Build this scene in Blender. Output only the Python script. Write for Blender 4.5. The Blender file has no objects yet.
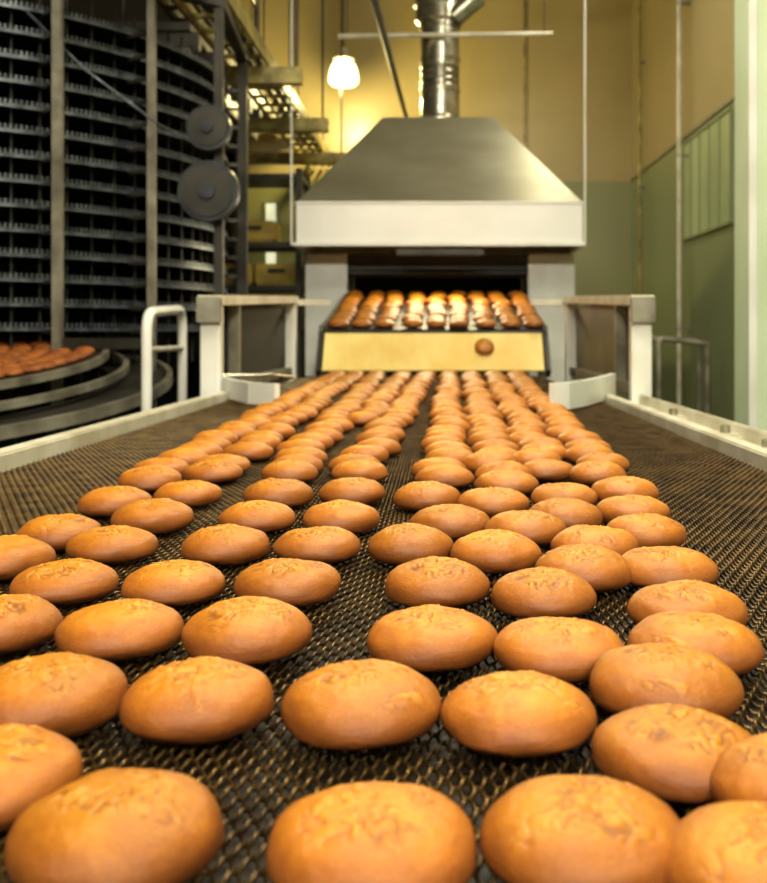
import bpy, bmesh, math, random
import numpy as np
from mathutils import Vector, Matrix, noise
random.seed(7); rng=np.random.default_rng(7)
S=bpy.context.scene
def lin(r,g,b):
    f=lambda c:(c/255/12.92 if c/255<=.04045 else ((c/255+.055)/1.055)**2.4)
    return (f(r),f(g),f(b),1)
# ---------------------------------------------------------------- materials
def mat(name,c1,c2=None,rough=.5,metal=0,scale=8,bump=0,bscale=60,detail=4,emis=None,estr=0,stretch=(1,1,1),lo=.35,hi=.65):
    m=bpy.data.materials.new(name); m.use_nodes=True
    nt=m.node_tree; b=nt.nodes['Principled BSDF']
    b.inputs['Roughness'].default_value=rough; b.inputs['Metallic'].default_value=metal
    b.inputs['Base Color'].default_value=c1
    tc=nt.nodes.new('ShaderNodeTexCoord'); mp=nt.nodes.new('ShaderNodeMapping')
    mp.inputs['Scale'].default_value=stretch
    nt.links.new(tc.outputs['Object'],mp.inputs[0])
    if c2:
        n=nt.nodes.new('ShaderNodeTexNoise'); n.inputs['Scale'].default_value=scale; n.inputs['Detail'].default_value=detail
        r=nt.nodes.new('ShaderNodeValToRGB'); r.color_ramp.elements[0].color=c1; r.color_ramp.elements[1].color=c2
        r.color_ramp.elements[0].position=lo; r.color_ramp.elements[1].position=hi
        nt.links.new(mp.outputs[0],n.inputs['Vector']); nt.links.new(n.outputs['Fac'],r.inputs[0]); nt.links.new(r.outputs[0],b.inputs['Base Color'])
    if bump:
        n2=nt.nodes.new('ShaderNodeTexNoise'); n2.inputs['Scale'].default_value=bscale; n2.inputs['Detail'].default_value=5
        bp=nt.nodes.new('ShaderNodeBump'); bp.inputs['Strength'].default_value=bump; bp.inputs['Distance'].default_value=.01
        nt.links.new(mp.outputs[0],n2.inputs['Vector']); nt.links.new(n2.outputs['Fac'],bp.inputs['Height']); nt.links.new(bp.outputs[0],b.inputs['Normal'])
    if emis:
        b.inputs['Emission Color'].default_value=emis; b.inputs['Emission Strength'].default_value=estr
    return m
M={}
M['cream']=mat('painted_cream_steel',lin(222,218,200),lin(188,180,156),rough=.4,scale=6,bump=.1)
M['white']=mat('white_steel',lin(245,245,240),lin(226,225,216),rough=.32,scale=3,bump=.05)
M['hoodtop']=mat('brushed_hood_steel',lin(172,168,146),lin(150,146,124),rough=.36,metal=.6,scale=1.2,detail=3,stretch=(1,1,3))
M['hoodskirt']=mat('pale_hood_skirt',lin(250,250,246),lin(240,240,234),rough=.3,scale=2)
M['galv']=mat('galvanised_steel',lin(205,202,188),lin(160,156,138),rough=.25,metal=.9,scale=9)
M['dark']=mat('dark_steel',lin(62,58,50),lin(40,37,32),rough=.5,metal=.3,scale=5)
M['black']=mat('soot_black',lin(34,30,24),rough=.8)  # plain black, also the painted shade in the left frame opening
M['brownpanel']=mat('brown_cover_panel',lin(92,78,54),lin(60,50,36),rough=.5,scale=4)  # brown tone painted for the shade inside the right frame opening
M['tier']=mat('tier_steel',lin(58,62,68),lin(34,36,40),rough=.4,metal=.5,scale=12)
M['rim']=mat('tier_rim_steel',lin(116,124,134),lin(66,72,80),rough=.35,metal=.6,scale=20)
M['post']=mat('worn_post_steel',lin(150,146,130),lin(100,95,82),rough=.45,metal=.3,scale=7)
M['wire']=mat('belt_wire',lin(126,98,56),lin(62,47,29),rough=.34,metal=.7,scale=22)
M['bed']=mat('belt_bed',lin(44,33,18),lin(26,19,10),rough=.6,scale=10)
M['yellow']=mat('yellow_slide_sheet',lin(248,226,144),lin(232,196,104),rough=.55,scale=4,bump=.25,bscale=12,stretch=(1,1,.4))
M['tray']=mat('cable_tray_steel',lin(170,156,90),lin(110,100,56),rough=.45,metal=.3,scale=6)
M['pillar']=mat('pale_green_paint',lin(216,232,200),lin(200,218,180),rough=.5,scale=1.5,bump=.05)  # sunlit brightness of the pillar put into its paint colour
M['frame']=mat('window_frame_paint',lin(134,146,108),rough=.5)
M['ceiling']=mat('ceiling_plaster',lin(150,140,110),lin(120,112,85),rough=.9,scale=1)
M['floor']=mat('floor_concrete',lin(108,108,86),lin(78,78,60),rough=.45,scale=1.6,bump=.1)
M['crate']=mat('yellow_plastic_crate',lin(210,180,66),lin(160,130,44),rough=.5,scale=4)  # yellow light on the machinery put into the colour
M['cookie']=mat('turntable_bread',lin(180,104,40),lin(124,66,26),rough=.6,scale=14,bump=.5)
M['bulb']=mat('bulb_glow',(1,.9,.6,1),emis=(1,.90,.46,1),estr=4)
M['tubelight']=mat('fluorescent_tube',(1,1,.95,1),emis=(1,.95,.82,1),estr=4)
M['pane']=mat('frosted_window_pane',lin(160,168,122),lin(132,142,100),scale=2,emis=lin(180,196,130),estr=.10,rough=.3)
M['panebright']=mat('bright_window_pane',lin(230,235,220),emis=lin(225,225,190),estr=.8,rough=.3)
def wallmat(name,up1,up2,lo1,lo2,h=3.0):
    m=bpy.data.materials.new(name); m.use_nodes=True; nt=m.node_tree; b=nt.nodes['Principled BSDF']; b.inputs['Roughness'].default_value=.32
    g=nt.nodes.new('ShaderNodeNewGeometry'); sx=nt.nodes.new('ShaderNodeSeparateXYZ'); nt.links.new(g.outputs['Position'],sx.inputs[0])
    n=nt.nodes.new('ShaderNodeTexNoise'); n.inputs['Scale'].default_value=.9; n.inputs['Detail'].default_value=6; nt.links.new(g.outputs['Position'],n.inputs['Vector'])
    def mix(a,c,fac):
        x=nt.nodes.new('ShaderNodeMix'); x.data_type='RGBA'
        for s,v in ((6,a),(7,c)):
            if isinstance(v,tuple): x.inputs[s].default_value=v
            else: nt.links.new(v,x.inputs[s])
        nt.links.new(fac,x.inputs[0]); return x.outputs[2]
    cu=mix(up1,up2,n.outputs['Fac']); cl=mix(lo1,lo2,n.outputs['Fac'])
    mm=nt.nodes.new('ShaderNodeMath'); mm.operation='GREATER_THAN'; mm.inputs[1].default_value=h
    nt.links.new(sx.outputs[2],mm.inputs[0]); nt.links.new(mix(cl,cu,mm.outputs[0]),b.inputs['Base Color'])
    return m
M['wall']=wallmat('two_tone_wall_paint',lin(182,164,112),lin(152,136,90),lin(150,150,102),lin(122,124,82))
M['wallr']=wallmat('two_tone_side_wall_paint',lin(176,160,118),lin(148,134,96),lin(144,154,116),lin(118,130,94))
M['walldark']=wallmat('grimy_wall_paint',lin(60,54,44),lin(40,36,30),lin(44,46,38),lin(30,32,28))  # wall colours darkened to paint in the shade on the left
# bun
def bunmat():
    m=bpy.data.materials.new('baked_bun_crust'); m.use_nodes=True; nt=m.node_tree; L=nt.links.new; N=nt.nodes.new
    b=nt.nodes['Principled BSDF']; b.inputs['Roughness'].default_value=.40
    b.inputs['Specular IOR Level'].default_value=.42
    bl=N('ShaderNodeAttribute'); bl.attribute_name='bl'
    bp=N('ShaderNodeAttribute'); bp.attribute_name='bp'
    s=N('ShaderNodeSeparateXYZ'); L(bp.outputs['Vector'],s.inputs[0])
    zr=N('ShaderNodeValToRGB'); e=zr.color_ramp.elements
    e[0].position=0; e[0].color=lin(76,38,16); e[1].position=1; e[1].color=lin(202,132,32)  # dark bottom of ramp: baked tone plus painted contact shade
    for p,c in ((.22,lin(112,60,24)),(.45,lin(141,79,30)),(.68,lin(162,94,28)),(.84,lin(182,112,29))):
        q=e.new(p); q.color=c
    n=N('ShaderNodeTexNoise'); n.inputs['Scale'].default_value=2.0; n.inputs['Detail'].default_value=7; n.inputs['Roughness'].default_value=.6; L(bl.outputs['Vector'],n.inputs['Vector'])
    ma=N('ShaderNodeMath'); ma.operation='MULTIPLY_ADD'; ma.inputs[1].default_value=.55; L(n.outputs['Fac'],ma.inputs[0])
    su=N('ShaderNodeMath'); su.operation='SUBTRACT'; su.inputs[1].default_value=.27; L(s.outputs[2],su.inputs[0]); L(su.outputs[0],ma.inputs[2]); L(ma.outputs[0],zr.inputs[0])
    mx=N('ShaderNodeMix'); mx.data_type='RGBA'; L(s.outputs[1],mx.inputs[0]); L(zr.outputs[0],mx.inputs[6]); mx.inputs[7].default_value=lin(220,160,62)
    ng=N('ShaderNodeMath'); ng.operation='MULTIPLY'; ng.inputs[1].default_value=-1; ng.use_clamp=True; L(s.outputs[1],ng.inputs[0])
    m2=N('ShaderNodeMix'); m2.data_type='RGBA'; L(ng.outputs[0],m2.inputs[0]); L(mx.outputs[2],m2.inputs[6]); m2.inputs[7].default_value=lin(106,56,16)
    v=N('ShaderNodeTexNoise'); v.inputs['Scale'].default_value=22; v.inputs['Detail'].default_value=4; L(bl.outputs['Vector'],v.inputs['Vector'])
    vr=N('ShaderNodeMapRange'); vr.inputs[1].default_value=.3; vr.inputs[2].default_value=.7; vr.inputs[3].default_value=.84; vr.inputs[4].default_value=1.14; L(v.outputs['Fac'],vr.inputs[0])
    hs=N('ShaderNodeHueSaturation'); L(m2.outputs[2],hs.inputs['Color'])
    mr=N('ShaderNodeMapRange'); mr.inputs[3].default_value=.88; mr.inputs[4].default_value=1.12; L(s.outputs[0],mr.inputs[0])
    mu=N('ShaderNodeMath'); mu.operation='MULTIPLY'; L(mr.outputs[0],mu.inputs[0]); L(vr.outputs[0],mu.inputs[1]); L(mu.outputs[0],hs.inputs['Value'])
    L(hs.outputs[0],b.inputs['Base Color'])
    n2=N('ShaderNodeTexNoise'); n2.inputs['Scale'].default_value=10; n2.inputs['Detail'].default_value=9; n2.inputs['Roughness'].default_value=.7; L(bl.outputs['Vector'],n2.inputs['Vector'])
    bu=N('ShaderNodeBump'); bu.inputs['Strength'].default_value=.32; bu.inputs['Distance'].default_value=.003; L(n2.outputs['Fac'],bu.inputs['Height']); L(bu.outputs[0],b.inputs['Normal'])
    return m
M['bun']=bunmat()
# ---------------------------------------------------------------- helpers
def link(o,par=None):
    S.collection.objects.link(o)
    if par: o.parent=par
    return o
def empty(name,par=None):
    e=bpy.data.objects.new(name,None); e.empty_display_size=.2; return link(e,par)
def fin(bm,name,m,par,smooth=False):
    me=bpy.data.meshes.new(name); bmesh.ops.recalc_face_normals(bm,faces=bm.faces); bm.to_mesh(me); bm.free()
    if m: me.materials.append(M[m])
    if smooth:
        for p in me.polygons: p.use_smooth=True
        try: me.set_sharp_from_angle(angle=math.radians(40))
        except: pass
    return link(bpy.data.objects.new(name,me),par)
def box(name,x0,x1,y0,y1,z0,z1,m,par=None,bev=.004):
    bm=bmesh.new(); bmesh.ops.create_cube(bm,size=1)
    for v in bm.verts:
        v.co=Vector(((x0+x1)/2+v.co.x*(x1-x0),(y0+y1)/2+v.co.y*(y1-y0),(z0+z1)/2+v.co.z*(z1-z0)))
    if bev: bmesh.ops.bevel(bm,geom=bm.edges[:],offset=bev,segments=2,affect='EDGES')
    return fin(bm,name,m,par)
def beam(name,a,b,w,h,m,par=None,bev=.003):
    a=Vector(a);b=Vector(b);d=b-a;L=d.length
    bm=bmesh.new(); bmesh.ops.create_cube(bm,size=1)
    for v in bm.verts: v.co=Vector((v.co.x*w,v.co.y*L,v.co.z*h))
    if bev: bmesh.ops.bevel(bm,geom=bm.edges[:],offset=bev,segments=2,affect='EDGES')
    y=d.normalized(); up=Vector((0,0,1)) if abs(y.z)<.95 else Vector((0,1,0))
    x=y.cross(up).normalized(); z=x.cross(y)
    mt=Matrix((x,y,z)).transposed().to_4x4(); mt.translation=(a+b)/2
    bm.transform(mt); return fin(bm,name,m,par)
def cyl(name,a,b,r,m,par=None,r2=None,seg=32,bev=0):
    a=Vector(a);b=Vector(b);d=b-a
    bm=bmesh.new(); bmesh.ops.create_cone(bm,cap_ends=True,segments=seg,radius1=r,radius2=r if r2 is None else r2,depth=d.length)
    mt=d.to_track_quat('Z','Y').to_matrix().to_4x4(); mt.translation=(a+b)/2
    bm.transform(mt); return fin(bm,name,m,par,True)
def tube(name,pts,r,m,par=None,round_=0):
    cu=bpy.data.curves.new(name,'CURVE'); cu.dimensions='3D'; cu.bevel_depth=r; cu.bevel_resolution=4; cu.use_fill_caps=True
    P=[Vector(p) for p in pts]
    if round_:
        Q=[P[0]]
        for i in range(1,len(P)-1):
            a,b,c=P[i-1],P[i],P[i+1]
            u=(a-b).normalized()*round_; v=(c-b).normalized()*round_
            for k in range(7):
                t=k/6; Q.append((b+u)*(1-t)**2+b*2*t*(1-t)+(b+v)*t*t)
        Q.append(P[-1]); P=Q
    sp=cu.splines.new('POLY'); sp.points.add(len(P)-1)
    for p,q in zip(sp.points,P): p.co=(*q,1)
    o=bpy.data.objects.new(name+'_c',cu); S.collection.objects.link(o)
    bpy.context.view_layer.update()
    me=bpy.data.meshes.new_from_object(o.evaluated_get(bpy.context.evaluated_depsgraph_get()))
    bpy.data.objects.remove(o); me.name=name
    me.materials.clear(); me.materials.append(M[m])
    for p in me.polygons: p.use_smooth=True
    return link(bpy.data.objects.new(name,me),par)
def lathe(name,prof,c,m,par,seg=64):
    bm=bmesh.new(); rings=[]
    for r,z in prof: rings.append([bm.verts.new((c[0]+r*math.cos(2*math.pi*i/seg),c[1]+r*math.sin(2*math.pi*i/seg),c[2]+z)) for i in range(seg)])
    for a,b in zip(rings,rings[1:]):
        for i in range(seg): bm.faces.new((a[i],a[(i+1)%seg],b[(i+1)%seg],b[i]))
    return fin(bm,name,m,par,True)
def npmesh(name,V,loops,tot,m,par=None,smooth=True,attrs=None):
    me=bpy.data.meshes.new(name); me.vertices.add(len(V)); me.vertices.foreach_set('co',V.astype(np.float32).ravel())
    me.loops.add(len(loops)); me.loops.foreach_set('vertex_index',loops.astype(np.int32))
    me.polygons.add(len(tot)); st=np.concatenate([[0],np.cumsum(tot)[:-1]])
    me.polygons.foreach_set('loop_start',st.astype(np.int32)); me.polygons.foreach_set('loop_total',tot.astype(np.int32))
    me.update(calc_edges=True)
    if smooth: me.polygons.foreach_set('use_smooth',np.ones(len(tot),dtype=bool))
    for k,a in (attrs or {}).items():
        at=me.attributes.new(k,'FLOAT_VECTOR','POINT'); at.data.foreach_set('vector',a.astype(np.float32).ravel())
    me.materials.append(M[m]); me.validate(); return link(bpy.data.objects.new(name,me),par)
# ---------------------------------------------------------------- buns
R=.0535;H1=.0250;H2=.0145
def ss(a,b,x):
    t=min(1,max(0,(x-a)/(b-a))); return t*t*(3-2*t)
def bunvar(seed,nu,nv):
    o=Vector((seed*7.3,seed*3.1,seed*1.7)); V=[];A=[];B=[]
    def pt(t,ph):
        s=math.sin(t);c=math.cos(t)
        d=Vector((s*math.cos(ph),s*math.sin(ph),c))
        if c>0: r=R*max(s,0)**.90; z=H1*c**.92
        else: r=R*max(s,0)**.55; z=-H2*abs(c)**.88
        r*=1+.055*noise.noise(d*1.3+o); z*=1+.10*noise.noise(d*1.9+o*2)
        p=Vector((r*math.cos(ph),r*math.sin(ph),z))
        rr=r/R
        q=Vector((p.x,p.y,0))*104+o
        q2=q+Vector((noise.noise(q*.8),noise.noise(q*.8+Vector((9,2,1))),0))*1.4
        msk=ss(.84,.50,rr+.40*noise.noise(q*.32)) if c>0 else 0
        msk=msk*ss(-.25,.10,noise.noise(q*.36+Vector((4,4,4)))+.12)
        dist,pts=noise.voronoi(q2)
        cr=ss(0,.16,dist[1]-dist[0]); rnd=(math.sin(pts[0].x*12.9+pts[0].y*78.2)*437.5)%1
        fn=noise.fractal(p*190+o,1,2,4)
        h=msk*(cr*(.0002+.0013*rnd*rnd)-.0009*(1-cr)+.0005*fn)
        p.z+=h+.0006*noise.noise(p*140+o)
        V.append((p.x,p.y,p.z+H2)); B.append((d.x+seed,d.y,d.z))
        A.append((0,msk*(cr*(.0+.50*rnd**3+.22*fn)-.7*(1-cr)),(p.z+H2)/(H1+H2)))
    pt(0,0)
    for i in range(1,nv):
        for j in range(nu): pt(math.pi*i/nv,2*math.pi*j/nu)
    pt(math.pi,0)
    lo=[];tt=[]
    for j in range(nu): lo+= [0,1+j,1+(j+1)%nu]; tt.append(3)
    for i in range(nv-2):
        a=1+i*nu;b=a+nu
        for j in range(nu): lo+=[a+j,b+j,b+(j+1)%nu,a+(j+1)%nu]; tt.append(4)
    l=len(V)-1;a=1+(nv-2)*nu
    for j in range(nu): lo+=[l,a+(j+1)%nu,a+j]; tt.append(3)
    V=np.array(V); V[:,2]-=V[:,2].min()
    return V,np.array(A),np.array(B),np.array(lo),np.array(tt)
HI=[bunvar(s,170,104) for s in range(1,10)]
LO=[bunvar(s,36,24) for s in range(1,10)]
def buns(name,places,par=None):
    Vs=[];As=[];Bs=[];Ls=[];Ts=[];off=0
    for (x,y,z,sc,hi,tilt) in places:
        V,A,B,l,t=random.choice(HI if hi else LO)
        a=random.uniform(0,6.28); c,s=math.cos(a),math.sin(a)
        W=V*sc*np.array([1,1,random.uniform(.92,1.08)])
        W=np.stack([W[:,0]*c-W[:,1]*s,W[:,0]*s+W[:,1]*c,W[:,2]],1)
        if tilt:
            c,s=math.cos(tilt),math.sin(tilt); W=np.stack([W[:,0],W[:,1]*c-W[:,2]*s,W[:,1]*s+W[:,2]*c],1)
        Vs.append(W+np.array([x,y,z])); A=A.copy(); A[:,0]=random.random(); As.append(A); Bs.append(B+random.random()*9)
        Ls.append(l+off); Ts.append(t); off+=len(V)
    return npmesh(name,np.concatenate(Vs),np.concatenate(Ls),np.concatenate(Ts),'bun',par,True,{'bl':np.concatenate(Bs),'bp':np.concatenate(As)})
BZ=.900
near=[(-.163,.506),(-.034,.502),(.073,.508),(.158,.473),(-.262,.575),(.205,.56),
(-.273,.696),(-.168,.696),(-.054,.687),(.053,.674),(.146,.616),
(-.385,.874),(-.275,.859),(-.164,.850),(-.007,.839),(.097,.812),(.163,.725),(.210,.822),
(-.386,1.029),(-.272,1.025),(-.156,1.025),(-.003,1.016),(.101,.977),(.228,.925),
(-.490,1.126),(-.395,1.208),(-.257,1.202),(-.147,1.208),(-.035,1.196),(.064,1.157),(.153,1.073),(.246,1.085),
(-.485,1.276),(-.396,1.381),(-.253,1.389),(-.137,1.381),(.0135,1.351),(.112,1.31),(.186,1.205),(.262,1.28),
(-.489,1.506),(-.401,1.592),(-.256,1.582),(-.141,1.603),(-.020,1.553),(.08,1.50),(.175,1.40),(.275,1.43),
(-.503,1.736),(-.417,1.838),(-.276,1.838),(-.147,1.838),(.009,1.773),(.113,1.70),(.195,1.57),(.295,1.60),
(-.38,.705),(-.50,.95),(-.05,.33),(.07,.33),(.19,.36),(-.17,.33)]
pl=list(near)
lanes=[(-.51,-.65),(-.42,-.53),(-.285,-.40),(-.15,-.085),(None,-.235),(.01,.055),(.11,.20),(.205,.34),(.305,.48)]
for li,(a,b) in enumerate(lanes):
    y=1.80+random.uniform(0,.08)
    if a is None: a=-.215; y=2.9
    while y<6.45:
        t=(y-1.95)/4.5
        x=a+(b-a)*t+random.uniform(-.016,.016)
        if all((x-p[0])**2+(y-p[1])**2>.0985**2 for p in pl):
            pl.append((x,y)); y+=(.140-.038*t)+random.uniform(-.014,.020)
        else: y+=.02
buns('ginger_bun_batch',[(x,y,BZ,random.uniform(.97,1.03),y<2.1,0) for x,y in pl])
# ---------------------------------------------------------------- conveyor
conv=empty('wire_mesh_conveyor')
XL,XR=-.87,.66; Y0,Y1=.0,6.52
per=.0135; nx=int((XR-XL)/per)*4; rows=int((Y1-Y0)/per)
i=np.arange(nx+1); ph=i*math.pi/2
X=XL+i*per/4
Vs=np.zeros((rows,nx+1,3,3),dtype=np.float32)
tri=[(math.cos(a),math.sin(a)) for a in (math.pi/2,math.pi*7/6,math.pi*11/6)]
wr=.0017
for r in range(rows):
    p=ph+(math.pi if r%2 else 0)
    y=Y0+(r+.5)*per+.0088*np.sin(p); z=BZ-.0046+.0028*np.cos(p)
    for k,(cx,cz) in enumerate(tri):
        Vs[r,:,k,0]=X+cx*wr; Vs[r,:,k,1]=y; Vs[r,:,k,2]=z+cz*wr
idx=np.arange(rows*(nx+1)*3).reshape(rows,nx+1,3)
q=[]
for k in range(3):
    k2=(k+1)%3
    q.append(np.stack([idx[:,:-1,k],idx[:,1:,k],idx[:,1:,k2],idx[:,:-1,k2]],-1).reshape(-1,4))
q=np.concatenate(q)
npmesh('woven_wire_belt',Vs.reshape(-1,3),q.ravel(),np.full(len(q),4),'wire',conv,False)
box('belt_bed',XL-.01,XR+.01,-.3,Y1,.85,.885,'bed',conv)  # dark sheet added for the darkness seen through the mesh
# rails
box('rail_left',XL-.055,XL-.008,-.3,4.3,.86,.932,'cream',conv)
box('rail_left_outer',XL-.12,XL-.06,-.3,4.3,.80,.90,'post',conv)
box('rail_right',XR+.008,XR+.045,-.3,4.3,.86,.925,'cream',conv)
box('ledge_right',XR+.045,XR+.20,-.3,4.3,.86,.875,'cream',conv)
box('lip_right',XR+.19,XR+.205,-.3,4.3,.84,.915,'cream',conv)
box('side_panel_left',XL-.05,XL-.02,-.3,6.5,.62,.858,'post',conv)
box('side_panel_right',XR+.02,XR+.05,-.3,6.5,.62,.858,'post',conv)
for k,y in enumerate((.1,1.5,2.9,4.2,5.4,6.4)):
    for sd,x in (('l',XL-.035),('r',XR+.035)):
        box(f'leg_{sd}_{k}',x-.03,x+.03,y-.03,y+.03,0,.63,'post',conv)
    box(f'crossbar_{k}',XL-.03,XR+.03,y-.02,y+.02,.30,.34,'post',conv)
for k,y in enumerate((1.9,2.35,2.7,3.3)):
    box(f'bearing_{k}',XR+.07,XR+.15,y-.035,y+.035,.875,.905,'cream',conv,.01)
    cyl(f'bearing_bolt_{k}',(XR+.11,y,.905),(XR+.11,y,.925),.014,'galv',conv)
def plate(name,pts,z0,z1,th,m,par):
    bm=bmesh.new(); n=len(pts); F=[];Bk=[]
    for j,(x,y) in enumerate(pts):
        a=Vector(pts[max(j-1,0)]);b=Vector(pts[min(j+1,n-1)]);d=(b-a).normalized();nn=Vector((-d.y,d.x))*th
        F.append((bm.verts.new((x,y,z0)),bm.verts.new((x,y,z1)))); Bk.append((bm.verts.new((x+nn.x,y+nn.y,z0)),bm.verts.new((x+nn.x,y+nn.y,z1))))
    for j in range(n-1):
        bm.faces.new((F[j][0],F[j+1][0],F[j+1][1],F[j][1])); bm.faces.new((Bk[j][0],Bk[j][1],Bk[j+1][1],Bk[j+1][0]))
        bm.faces.new((F[j][1],F[j+1][1],Bk[j+1][1],Bk[j][1])); bm.faces.new((F[j][0],Bk[j][0],Bk[j+1][0],F[j+1][0]))
    for j in (0,n-1): bm.faces.new((F[j][0],F[j][1],Bk[j][1],Bk[j][0]))
    return fin(bm,name,m,par)
plate('guide_plate_left',[(-.97,4.40),(-.86,4.1),(-.74,3.85),(-.62,3.75)],.905,.985,.025,'white',conv)
plate('guide_plate_right',[(.40,3.50),(.46,3.55),(.55,3.72),(.66,4.02),(.77,4.38)],.905,1.0,.025,'white',conv)
tube('guide_rod_left',[(-.96,4.4,.99),(-.75,4.45,.99),(-.72,4.9,.96)],.008,'galv',conv,.05)
# side frames
def sideframe(x,sg,nm,pm):
    f=conv; w=.085
    box(nm+'post_front',x-w/2,x+w/2,4.28,4.36,0,1.30,'white',f,.008)
    box(nm+'post_back',x-w/2,x+w/2,6.5,6.6,0,1.38,'white',f,.008)
    beam(nm+'top_bar',(x,4.26,1.315),(x,6.62,1.40),.10,.045,'cream',f)
    beam(nm+'mid_bar',(x,4.3,.93),(x,6.55,.93),.05,.05,'post',f)
    box(nm+'post_mid',x-.03,x+.03,4.75,4.80,.95,1.32,'post',f)
    box(nm+'cross_back',min(x,x-sg*.26),max(x,x-sg*.26),6.62,6.66,1.36,1.40,'cream',f)
    box(nm+'cover_panel',min(x+sg*.02,x+sg*.045),max(x+sg*.02,x+sg*.045),4.7,6.5,.90,1.345,pm,f,.002)  # dark sheet painted as the shade seen through the open frame
    box(nm+'bracket',x-.05,x+.05,4.24,4.29,1.22,1.33,'post',f)
sideframe(-.985,-1,'left_','black'); sideframe(.865,1,'right_','brownpanel')
# slide + discharge belt
dis=empty('inclined_discharge_conveyor')
beam('slide_sheet',(-.045,6.56,.93),(-.045,6.74,1.175),1.46,.012,'yellow',dis)
for x in (-.80,.71):
    beam('slide_cheek',(x,6.55,.91),(x,6.78,1.21),.03,.08,'dark',dis)
    beam('belt_side',(x,6.72,1.19),(x,8.5,1.49),.03,.05,'post',dis)
    for y in (6.95,8.3): box('leg',x-.03,x+.03,y-.03,y+.03,0,1.2,'post',dis)
cyl('nose_roller',(-.79,6.80,1.165),(.70,6.80,1.165),.035,'dark',dis)
sl=math.atan2(.32,1.9)
beam('belt',(-.045,6.78,1.19),(-.045,8.52,1.19+1.74*math.tan(sl)),1.48,.02,'dark',dis)
bl=[]
for r_ in range(9):
    y=6.86+r_*.19
    for c_ in range(9):
        x=-.70+c_*.168+random.uniform(-.018,.018)
        bl.append((x,y+random.uniform(-.03,.03),1.2+(y-6.78)*math.tan(sl)+.006,1.36,False,sl))
bl.append((.125,6.77,1.205,1.2,False,-.3)); bl.append((.295,6.655,1.078,1.2,False,.93))
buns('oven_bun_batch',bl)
# ---------------------------------------------------------------- oven
ov=empty('tunnel_oven')
box('front_panel_left',-1.16,-.80,8.6,8.9,0,1.86,'white',ov,.01)
box('front_panel_right',.76,1.16,8.6,8.9,0,1.86,'white',ov,.01)
box('lintel',-.80,.76,8.62,8.9,1.78,1.86,'dark',ov)
box('mouth_back',-.80,.76,9.4,9.44,0,1.88,'black',ov)
box('body_left',-1.16,-.82,8.9,11.6,0,1.86,'post',ov,.01)
box('body_right',.78,1.16,8.9,11.6,0,1.86,'post',ov,.01)
box('body_roof',-1.16,1.16,8.9,11.6,1.86,1.87,'post',ov)
box('under_mouth',-.80,.76,8.78,8.85,0,1.42,'dark',ov)
cyl('mouth_roller',(-.79,8.64,1.70),(.75,8.64,1.70),.03,'dark',ov)
box('mouth_flap',-.79,.75,8.70,8.72,1.66,1.80,'dark',ov)
# ---------------------------------------------------------------- hood
hd=empty('extractor_hood')
def frust(name,lv,m,cap=False):
    bm=bmesh.new(); rs=[]
    for x0,x1,y0,y1,z in lv: rs.append([bm.verts.new(p) for p in ((x0,y0,z),(x1,y0,z),(x1,y1,z),(x0,y1,z))])
    for a,b in zip(rs,rs[1:]):
        for k in range(4): bm.faces.new((a[k],a[(k+1)%4],b[(k+1)%4],b[k]))
    if cap: bm.faces.new(rs[-1])
    o=fin(bm,name,m,hd); s=o.modifiers.new('s','SOLIDIFY'); s.thickness=.012; return o
frust('hood_skirt',[(-1.15,1.14,8.0,9.7,1.89),(-1.15,1.14,8.0,9.7,2.22)],'hoodskirt')
frust('hood_pyramid',[(-1.15,1.14,8.0,9.7,2.225),(-.49,.46,8.55,9.15,3.025)],'hoodtop',True)
for nm,a,b in (('f',(-1.17,7.985,1.89),(1.16,7.985,1.89)),('l',(-1.16,7.98,1.89),(-1.16,9.7,1.89)),('r',(1.15,7.98,1.89),(1.15,9.7,1.89))):
    beam('lower_lip_'+nm,a,b,.03,.03,'white',hd)
beam('upper_lip',(-1.155,7.992,2.222),(1.145,7.992,2.222),.012,.02,'white',hd)
for x in (-1.185,1.155):
    tube('suspension_wire',[(x,7.97,1.88),(x,7.97,5.5)],.0085,'white',hd)
dx,dy=.0,8.85
prof=[(.24,3.02),(.24,3.05),(.175,3.09),(.17,3.30),(.18,3.305),(.18,3.325),(.17,3.33),(.17,3.58),(.18,3.585),(.18,3.61),(.17,3.615),(.17,3.86),(.185,3.87),(.185,3.90),(.215,3.93),(.215,4.05),(.23,4.06),(.23,4.09),(.215,4.10),(.215,5.5)]
lathe('duct_pipe',prof,(dx,dy,0),'galv',hd)
lathe('duct_spiral_seams',[(.1,3.1)]+sum([[(.170,3.34+i*.06),(.174,3.345+i*.06),(.174,3.352+i*.06),(.170,3.357+i*.06)] for i in range(4)],[])+[(.1,3.6)],(dx,dy,0),'galv',hd)
cyl('damper_box',(dx+.12,dy-.1,3.95),(dx+.33,dy-.15,4.12),.10,'galv',hd)
cyl('support_bar',(-.88,8.62,3.74),(.97,8.62,3.76),.02,'cream',hd)
for x in (-.8,.9): tube('bar_hanger',[(x,8.62,3.75),(x,8.62,5.5)],.005,'dark',hd)
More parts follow.
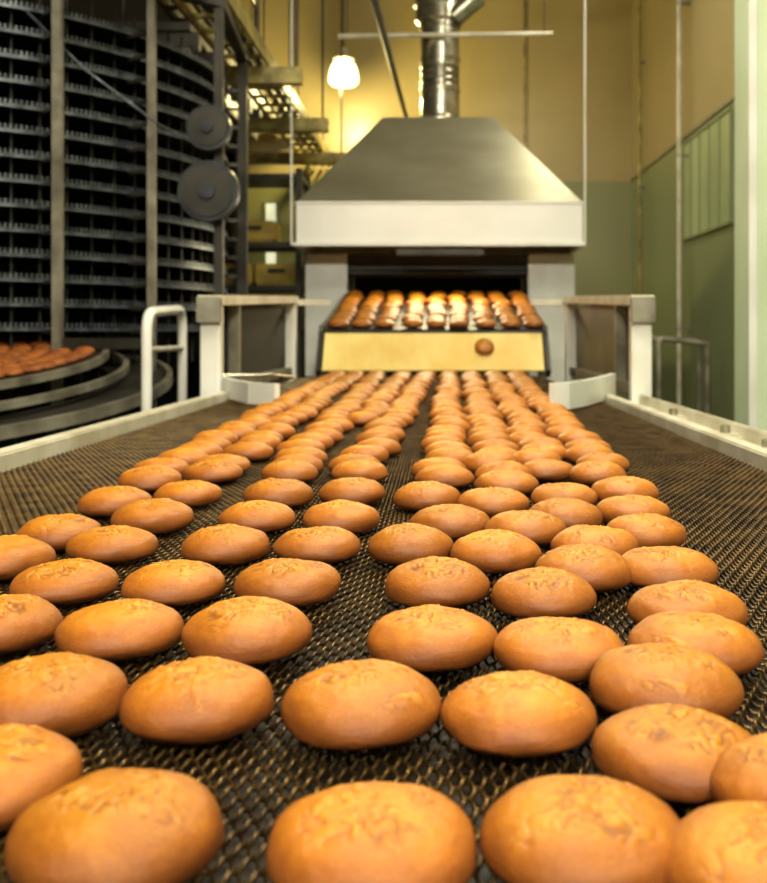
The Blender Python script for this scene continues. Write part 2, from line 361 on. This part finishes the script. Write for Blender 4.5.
# ---------------------------------------------------------------- spiral cooler
sp=empty('spiral_cooling_tower'); C=(-3.2,6.6)
def ring(name,z,ri,ro,th,m,par,c=C,seg=120):
    return lathe(name,[(ri,0),(ro,0),(ro,th),(ri,th),(ri,0)],(c[0],c[1],z),m,par,seg)
nt_=14
bm=bmesh.new()
for t_ in range(nt_):
    z=1.20+t_*.128
    for k in range(420):
        a=2*math.pi*k/420; x=C[0]+1.752*math.cos(a); y=C[1]+1.752*math.sin(a)
        if y>C[1]+.9: continue
        mt=Matrix.Translation((x,y,z+.018))@Matrix.Rotation(a,4,'Z')@Matrix.Diagonal((.006,.011,.026,1))
        bmesh.ops.create_cube(bm,size=1,matrix=mt)
fin(bm,'edge_links','rim',sp)
for t_ in range(nt_):
    z=1.20+t_*.128
    ring(f'tier_{t_}',z,.95,1.75,.012,'tier',sp)
    ring(f'tier_rim_{t_}',z-.012,1.745,1.765,.014,'rim',sp)
lathe('drum',[(.9,.0),(.9,3.05)],(C[0],C[1],0),'black',sp)
bm=bmesh.new()
for k in range(72):
    a=2*math.pi*k/72; bmesh.ops.create_cube(bm,size=1,matrix=Matrix.Translation((C[0]+1.66*math.cos(a),C[1]+1.66*math.sin(a),2.0))@Matrix.Rotation(a,4,'Z')@Matrix.Diagonal((.010,.010,2.0,1)))
fin(bm,'tier_rods','dark',sp)
for k in range(24):
    a=2*math.pi*k/24; x=C[0]+.93*math.cos(a); y=C[1]+.93*math.sin(a)
    box(f'drum_slat_{k}',x-.02,x+.02,y-.02,y+.02,0.02,3.03,'dark',sp)
posts=[(-1.95,5.1,'post',.024),(-1.60,5.55,'post',.022),(-1.27,5.75,'dark',.025),(-2.9,4.7,'post',.03),(-1.36,6.9,'dark',.03),(-3.9,4.8,'post',.03)]
for k,(x,y,m,w) in enumerate(posts):
    box(f'post_{k}',x-w,x+w,y-w,y+w,0,3.1,m,sp)
    d=Vector((C[0]-x,C[1]-y)); d.normalize(); L_=(Vector((C[0]-x,C[1]-y)).length)-1.72
    if k!=2:
        for t_ in range(nt_):
            z=1.185+t_*.128; beam(f'arm_{k}_{t_}',(x,y,z),(x+d.x*L_,y+d.y*L_,z),.02,.02,'dark',sp,0)
beam('head_beam_a',(-3.9,4.8,3.08),(-1.96,5.1,3.08),.07,.07,'post',sp)
beam('head_beam_b',(-1.96,5.1,3.08),(-1.27,5.75,3.08),.07,.07,'dark',sp)
beam('head_beam_c',(-1.27,5.75,3.08),(-1.36,6.9,3.08),.07,.07,'dark',sp)
beam('low_beam',(-1.96,5.1,1.12),(-1.60,5.55,1.12),.05,.06,'dark',sp)
# pulley discs
for nm,z,r in (('upper',2.33,.125),('lower',1.975,.17)):
    c=(-1.30,5.62,z)
    cyl(f'pulley_{nm}',(c[0],5.60,z),(c[0],5.66,z),r,'tier',sp,seg=48)
    lathe_o=cyl(f'pulley_rim_{nm}',(c[0],5.585,z),(c[0],5.602,z),r*.85,'dark',sp,seg=48)
    cyl(f'pulley_hub_{nm}',(c[0],5.56,z),(c[0],5.59,z),r*.28,'tier',sp)
    cyl(f'pulley_shaft_{nm}',(c[0],5.6,z),(c[0],5.75,z),.03,'rim',sp)
tube('hanging_cable',[(-2.15,5.2,2.85),(-2.02,5.2,2.72),(-1.85,5.2,2.55),(-1.65,5.25,2.40),(-1.53,5.4,2.31),(-1.40,5.55,2.25)],.007,'rim',sp)
# bread turntable
tt=empty('bread_turntable'); TC=(-3.0,4.9)
dk=empty('tilted_deck',tt); dk.location=(TC[0],TC[1],1.04); dk.rotation_euler=(math.radians(6.5),0,0)
lathe('disc',[(0.001,-.02),(1.28,-.02),(1.28,0),(0.001,0)],(0,0,0),'bed',dk,96)
ring('rim_inner',-.03,1.28,1.31,.035,'post',dk,(0,0))
ring('rim_mid',-.10,1.38,1.41,.035,'post',dk,(0,0))
ring('skirt_deck',-.16,1.31,1.62,.015,'dark',dk,(0,0))
ring('rim_outer',-.17,1.60,1.63,.05,'post',dk,(0,0))
for k in range(10):
    a=k*math.pi/5+.2; yy=1.5*math.sin(a)
    box(f'leg_{k}',TC[0]+1.5*math.cos(a)-.025,TC[0]+1.5*math.cos(a)+.025,TC[1]+yy-.025,TC[1]+yy+.025,0,.873+yy*.113,'dark',tt)
tb=[]
rr=.25
while rr<1.25:
    n=int(2*math.pi*rr/.105)
    for k in range(n):
        a=2*math.pi*k/n+rr*3
        tb.append((rr*math.cos(a),rr*math.sin(a),0,.93,False,0))
    rr+=.105
ob=buns('turntable_loaves',tb,dk); ob.data.materials.clear(); ob.data.materials.append(M['cookie'])
# guard rail
gr=empty('tubular_guard_rail')
tube('hoop',[(-1.32,4.5,0),(-1.32,4.5,1.27),(-1.34,5.2,1.30),(-1.34,5.2,0)],.024,'white',gr,.10)
tube('mid_rail',[(-1.32,4.5,1.10),(-1.34,5.2,1.10)],.014,'cream',gr)
# ---------------------------------------------------------------- mezzanine & trays
mz=empty('mezzanine_walkway')
box('deck',-5.6,-1.75,7.0,9.6,3.30,3.36,'dark',mz)
for k in range(6): box(f'joist_{k}',-5.6,-1.7,7.05+k*.48,7.13+k*.48,3.16,3.30,'dark',mz)
for k,x in enumerate((-1.8,-3.6,-5.4)):
    box(f'girder_{k}',x-.05,x+.05,6.95,9.6,3.02,3.16,'dark' if k else 'post',mz)
    box(f'column_{k}',x-.05,x+.05,9.0,9.1,0,3.02,'dark',mz); 
tube('handrail',[(-1.75,7.05,3.36),(-1.75,7.05,4.3),(-1.75,9.5,4.3),(-1.75,9.5,3.36)],.02,'post',mz,.08)
def tray(x,z,y0,y1,w,m='tray',name='cable_tray'):
    t=empty(name)
    for s in (-1,1): box('side_rail',x+s*w/2-.012,x+s*w/2+.012,y0,y1,z,z+.11,m,t,0)
    y=y0+.1;k=0
    while y<y1: box(f'rung_{k}',x-w/2,x+w/2,y-.02,y+.02,z+.01,z+.035,m,t,0); y+=.3;k+=1
    for s in (-.5,.0,.4): tube('cable',[(x+s*w*.6,y0,z+.06),(x+s*w*.6,y1,z+.06)],.02,'dark',t)
    y=y0+.4
    while y<y1:
        for s in (-1,1): tube('hanger',[(x+s*w/2,y,z+.1),(x+s*w/2,y,5.5)],.007,'dark',t)
        y+=1.9
    return t
tray(-1.40,3.12,4.6,11.9,.30); tray(-1.78,3.50,4.4,11.9,.4,'dark')
for k,y in enumerate((7.2,8.9,10.6)):
    b_=empty('service_crossbeam'); box('beam',-2.4,-1.0,y,y+.1,2.98,3.10,'tray',b_); 
    tube('rod_a',[(-2.3,y+.05,3.1),(-2.3,y+.05,5.5)],.01,'dark',b_); tube('rod_b',[(-1.05,y+.05,3.1),(-1.05,y+.05,5.5)],.01,'dark',b_)
oc=empty('overhead_cable'); tube('cable',[(-.44,-2.95,2.50),(-.36,11.95,3.60)],.025,'dark',oc)
# added boxes and dark rack standing in for yellow-lit machinery, back left
cb=empty('crate_rack')
for k,(x,z) in enumerate(((-1.95,1.22),(-1.55,1.22),(-1.95,1.63),(-1.52,1.63),(-1.95,.80),(-1.52,.80),(-1.52,1.02),(-1.74,2.03))):
    box(f'crate_{k}',x-.2,x+.2,9.3,9.7,z,z+.2,'crate',cb,.02); box(f'crate_slot_{k}',x-.08,x+.08,9.285,9.301,z+.11,z+.15,'dark',cb,0)
for z in (.74,1.16,1.57,1.97,2.6): box('shelf',-2.2,-1.28,9.2,9.8,z,z+.05,'dark',cb)
for x in (-2.18,-1.30):
    for y in (9.22,9.78): box('upright',x-.03,x+.03,y-.03,y+.03,0,2.7,'dark',cb)
ec=empty('electrical_cabinet')
box('body',-2.9,-2.3,9.9,10.3,0,2.1,'dark',ec,.01); box('door',-2.87,-2.33,9.88,9.90,.1,2.05,'tier',ec); box('handle',-2.42,-2.40,9.86,9.88,1.0,1.15,'rim',ec)
# ---------------------------------------------------------------- lamp
pn=empty('pendant_lamp'); px,py,pz=-1.06,11.0,3.98
tube('cord',[(px,py,pz+.3),(px,py,5.5)],.01,'dark',pn)
lathe('shade',[(.03,.34),(.05,.32),(.06,.26),(.11,.22),(.12,.21),(.05,.25)],(px,py,pz),'cream',pn,40)
lathe('globe',[(.001,.235),(.05,.23),(.09,.20),(.13,.15),(.155,.08),(.165,.0),(.16,-.04),(.13,-.07),(.07,-.085),(.001,-.09)],(px,py,pz),'bulb',pn,40)
def light(name,kind,loc,e,col,par=None,size=None,rot=None):
    l=bpy.data.lights.new(name,kind); l.energy=e; l.color=col
    if kind=='AREA': l.shape='RECTANGLE'; l.size,l.size_y=size
    elif size: l.shadow_soft_size=size
    o=bpy.data.objects.new(name,l); o.location=loc
    if rot: o.rotation_euler=rot
    return link(o,par)
light('bulb_light','POINT',(px,py-.3,pz-.2),185,(1,.82,.34),pn,.12)
# ceiling fluorescent fixtures
for (x,y,e) in ((.2,.4,80),(.9,2.6,66),(-.5,2.6,66),(.7,5.2,54),(1.2,8.0,28)):
    f=empty('ceiling_fluorescent_light')
    box('housing',x-.16,x+.16,y-.65,y+.65,4.62,4.70,'white',f,.01)
    for s in (-.08,.08): cyl('tube',(x+s,y-.6,4.60),(x+s,y+.6,4.60),.018,'tubelight',f)
    for s in (-.5,.5): tube('drop_rod',[(x,y+s,4.70),(x,y+s,5.5)],.008,'dark',f)
    light('tube_light','AREA',(x,y,4.57),e,(1,.92,.68),f,(.3,1.3))
for x in (-1.0,1.1):
    f=empty('wall_floodlight')  # unseen fixture added behind the camera as soft frontal fill
    box('body',x-.5,x+.5,-3.0,-2.86,3.3,3.9,'white',f,.02); box('diffuser',x-.46,x+.46,-2.86,-2.85,3.34,3.86,'tubelight',f,0)
    light('flood','AREA',(x,-2.82,3.6),215,(1,.94,.76),f,(.9,.5),(math.radians(74),0,0))
f=empty('oven_mouth_lamp')
box('lamp_body',-.35,.35,7.96,8.03,1.80,1.85,'dark',f,.01)
light('lamp_light','AREA',(0,7.9,1.80),17,(1,.84,.48),f,(.7,.08),(math.radians(-35),0,0))
# ---------------------------------------------------------------- room
box('floor',-6,2.3,-3,12,-.1,0,'floor',None,0)
box('ceiling',-6,2.3,-3,12,5.5,5.6,'ceiling',None,0)
box('wall_back',-6,2.3,12,12.15,0,5.5,'wall',None,0)
box('wall_right',2.3,2.45,-3,12.15,0,5.5,'wallr',None,0)
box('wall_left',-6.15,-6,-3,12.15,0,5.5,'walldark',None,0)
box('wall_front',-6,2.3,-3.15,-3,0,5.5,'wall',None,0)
box('partition_wall',-6,-2.15,10.6,10.7,0,5.5,'walldark',None,0)  # wall added behind the tower to keep the left side dark
pi=empty('wall_pillar'); box('shaft',1.77,2.3,5.72,6.02,0,5.5,'pillar',pi,.01); box('edge_strip',1.765,1.81,5.71,5.72,0,5.5,'white',pi,0)
def window(name,plane,a0,a1,z0,z1,pos,nx_,nz,pm):
    w=empty(name)
    def bb(n,a,b,c,d,t0,t1,m):
        if plane=='x': box(n,pos-t1,pos-t0,a,b,c,d,m,w,0)
        else: box(n,a,b,pos-t1,pos-t0,c,d,m,w,0)
    bb('pane',a0,a1,z0,z1,.0,.015,pm)
    for k in range(nx_+1):
        a=a0+(a1-a0)*k/nx_; bb(f'mullion_{k}',a-.015,a+.015,z0,z1,.015,.028,'frame')
    for k in range(nz+1):
        z=z0+(z1-z0)*k/nz; bb(f'bar_{k}',a0-.02,a1+.02,z-.012,z+.012,.015,.028,'frame')
window('window_1','x',7.85,9.4,2.05,2.95,2.3,5,1,'pane')
window('window_2','y',-2.10,-1.95,1.95,2.75,12,1,2,'panebright')
vp=empty('vertical_wall_pipe'); tube('pipe',[(2.2,9.2,0),(2.2,9.2,5.5)],.022,'cream',vp)
for z in (1.2,2.8,4.2): box('clip',2.18,2.3,9.18,9.22,z,z+.03,'post',vp,0)
vp=empty('vertical_wall_pipe'); tube('pipe',[(2.24,11.2,0),(2.24,11.2,5.5)],.02,'tray',vp)
for z in (1.2,2.8,4.2): box('clip',2.22,2.3,11.18,11.22,z,z+.03,'post',vp,0)
box('trim_1',2.285,2.3,6.2,12,3.0,3.03,'post',None,0)
box('trim_2',1.0,1.03,11.98,12,0,5.5,'tray',None,0)
st=empty('tubular_work_stand')
tube('frame',[(1.62,7.4,0),(1.62,7.4,1.14),(1.98,7.4,1.10),(1.98,7.4,0)],.02,'post',st,.04)
tube('frame_back',[(1.68,8.1,0),(1.68,8.1,1.14),(2.1,8.1,1.12),(2.1,8.1,0)],.02,'post',st,.04)
for z in (.5,1.12): tube('link',[(1.62,7.4,z),(1.68,8.1,z)],.015,'post',st); tube('link_r',[(1.98,7.4,z-.02),(2.1,8.1,z-.02)],.015,'post',st)
# ---------------------------------------------------------------- world, camera
w=bpy.data.worlds.new('w'); S.world=w; w.use_nodes=True; w.node_tree.nodes['Background'].inputs[0].default_value=(.5,.5,.45,1); w.node_tree.nodes['Background'].inputs[1].default_value=.3
cam=bpy.data.cameras.new('camera'); co=bpy.data.objects.new('camera',cam); link(co); co.location=(0,0,1.172); co.rotation_euler=(math.radians(90),0,0)
cam.sensor_width=36; cam.lens=1000/883*36; cam.shift_x=-56.5/883; cam.shift_y=-107.5/883; cam.clip_start=.02
cam.dof.use_dof=True; cam.dof.focus_distance=1.1; cam.dof.aperture_fstop=8
S.camera=co
S.view_settings.view_transform='Standard'; S.view_settings.exposure=0
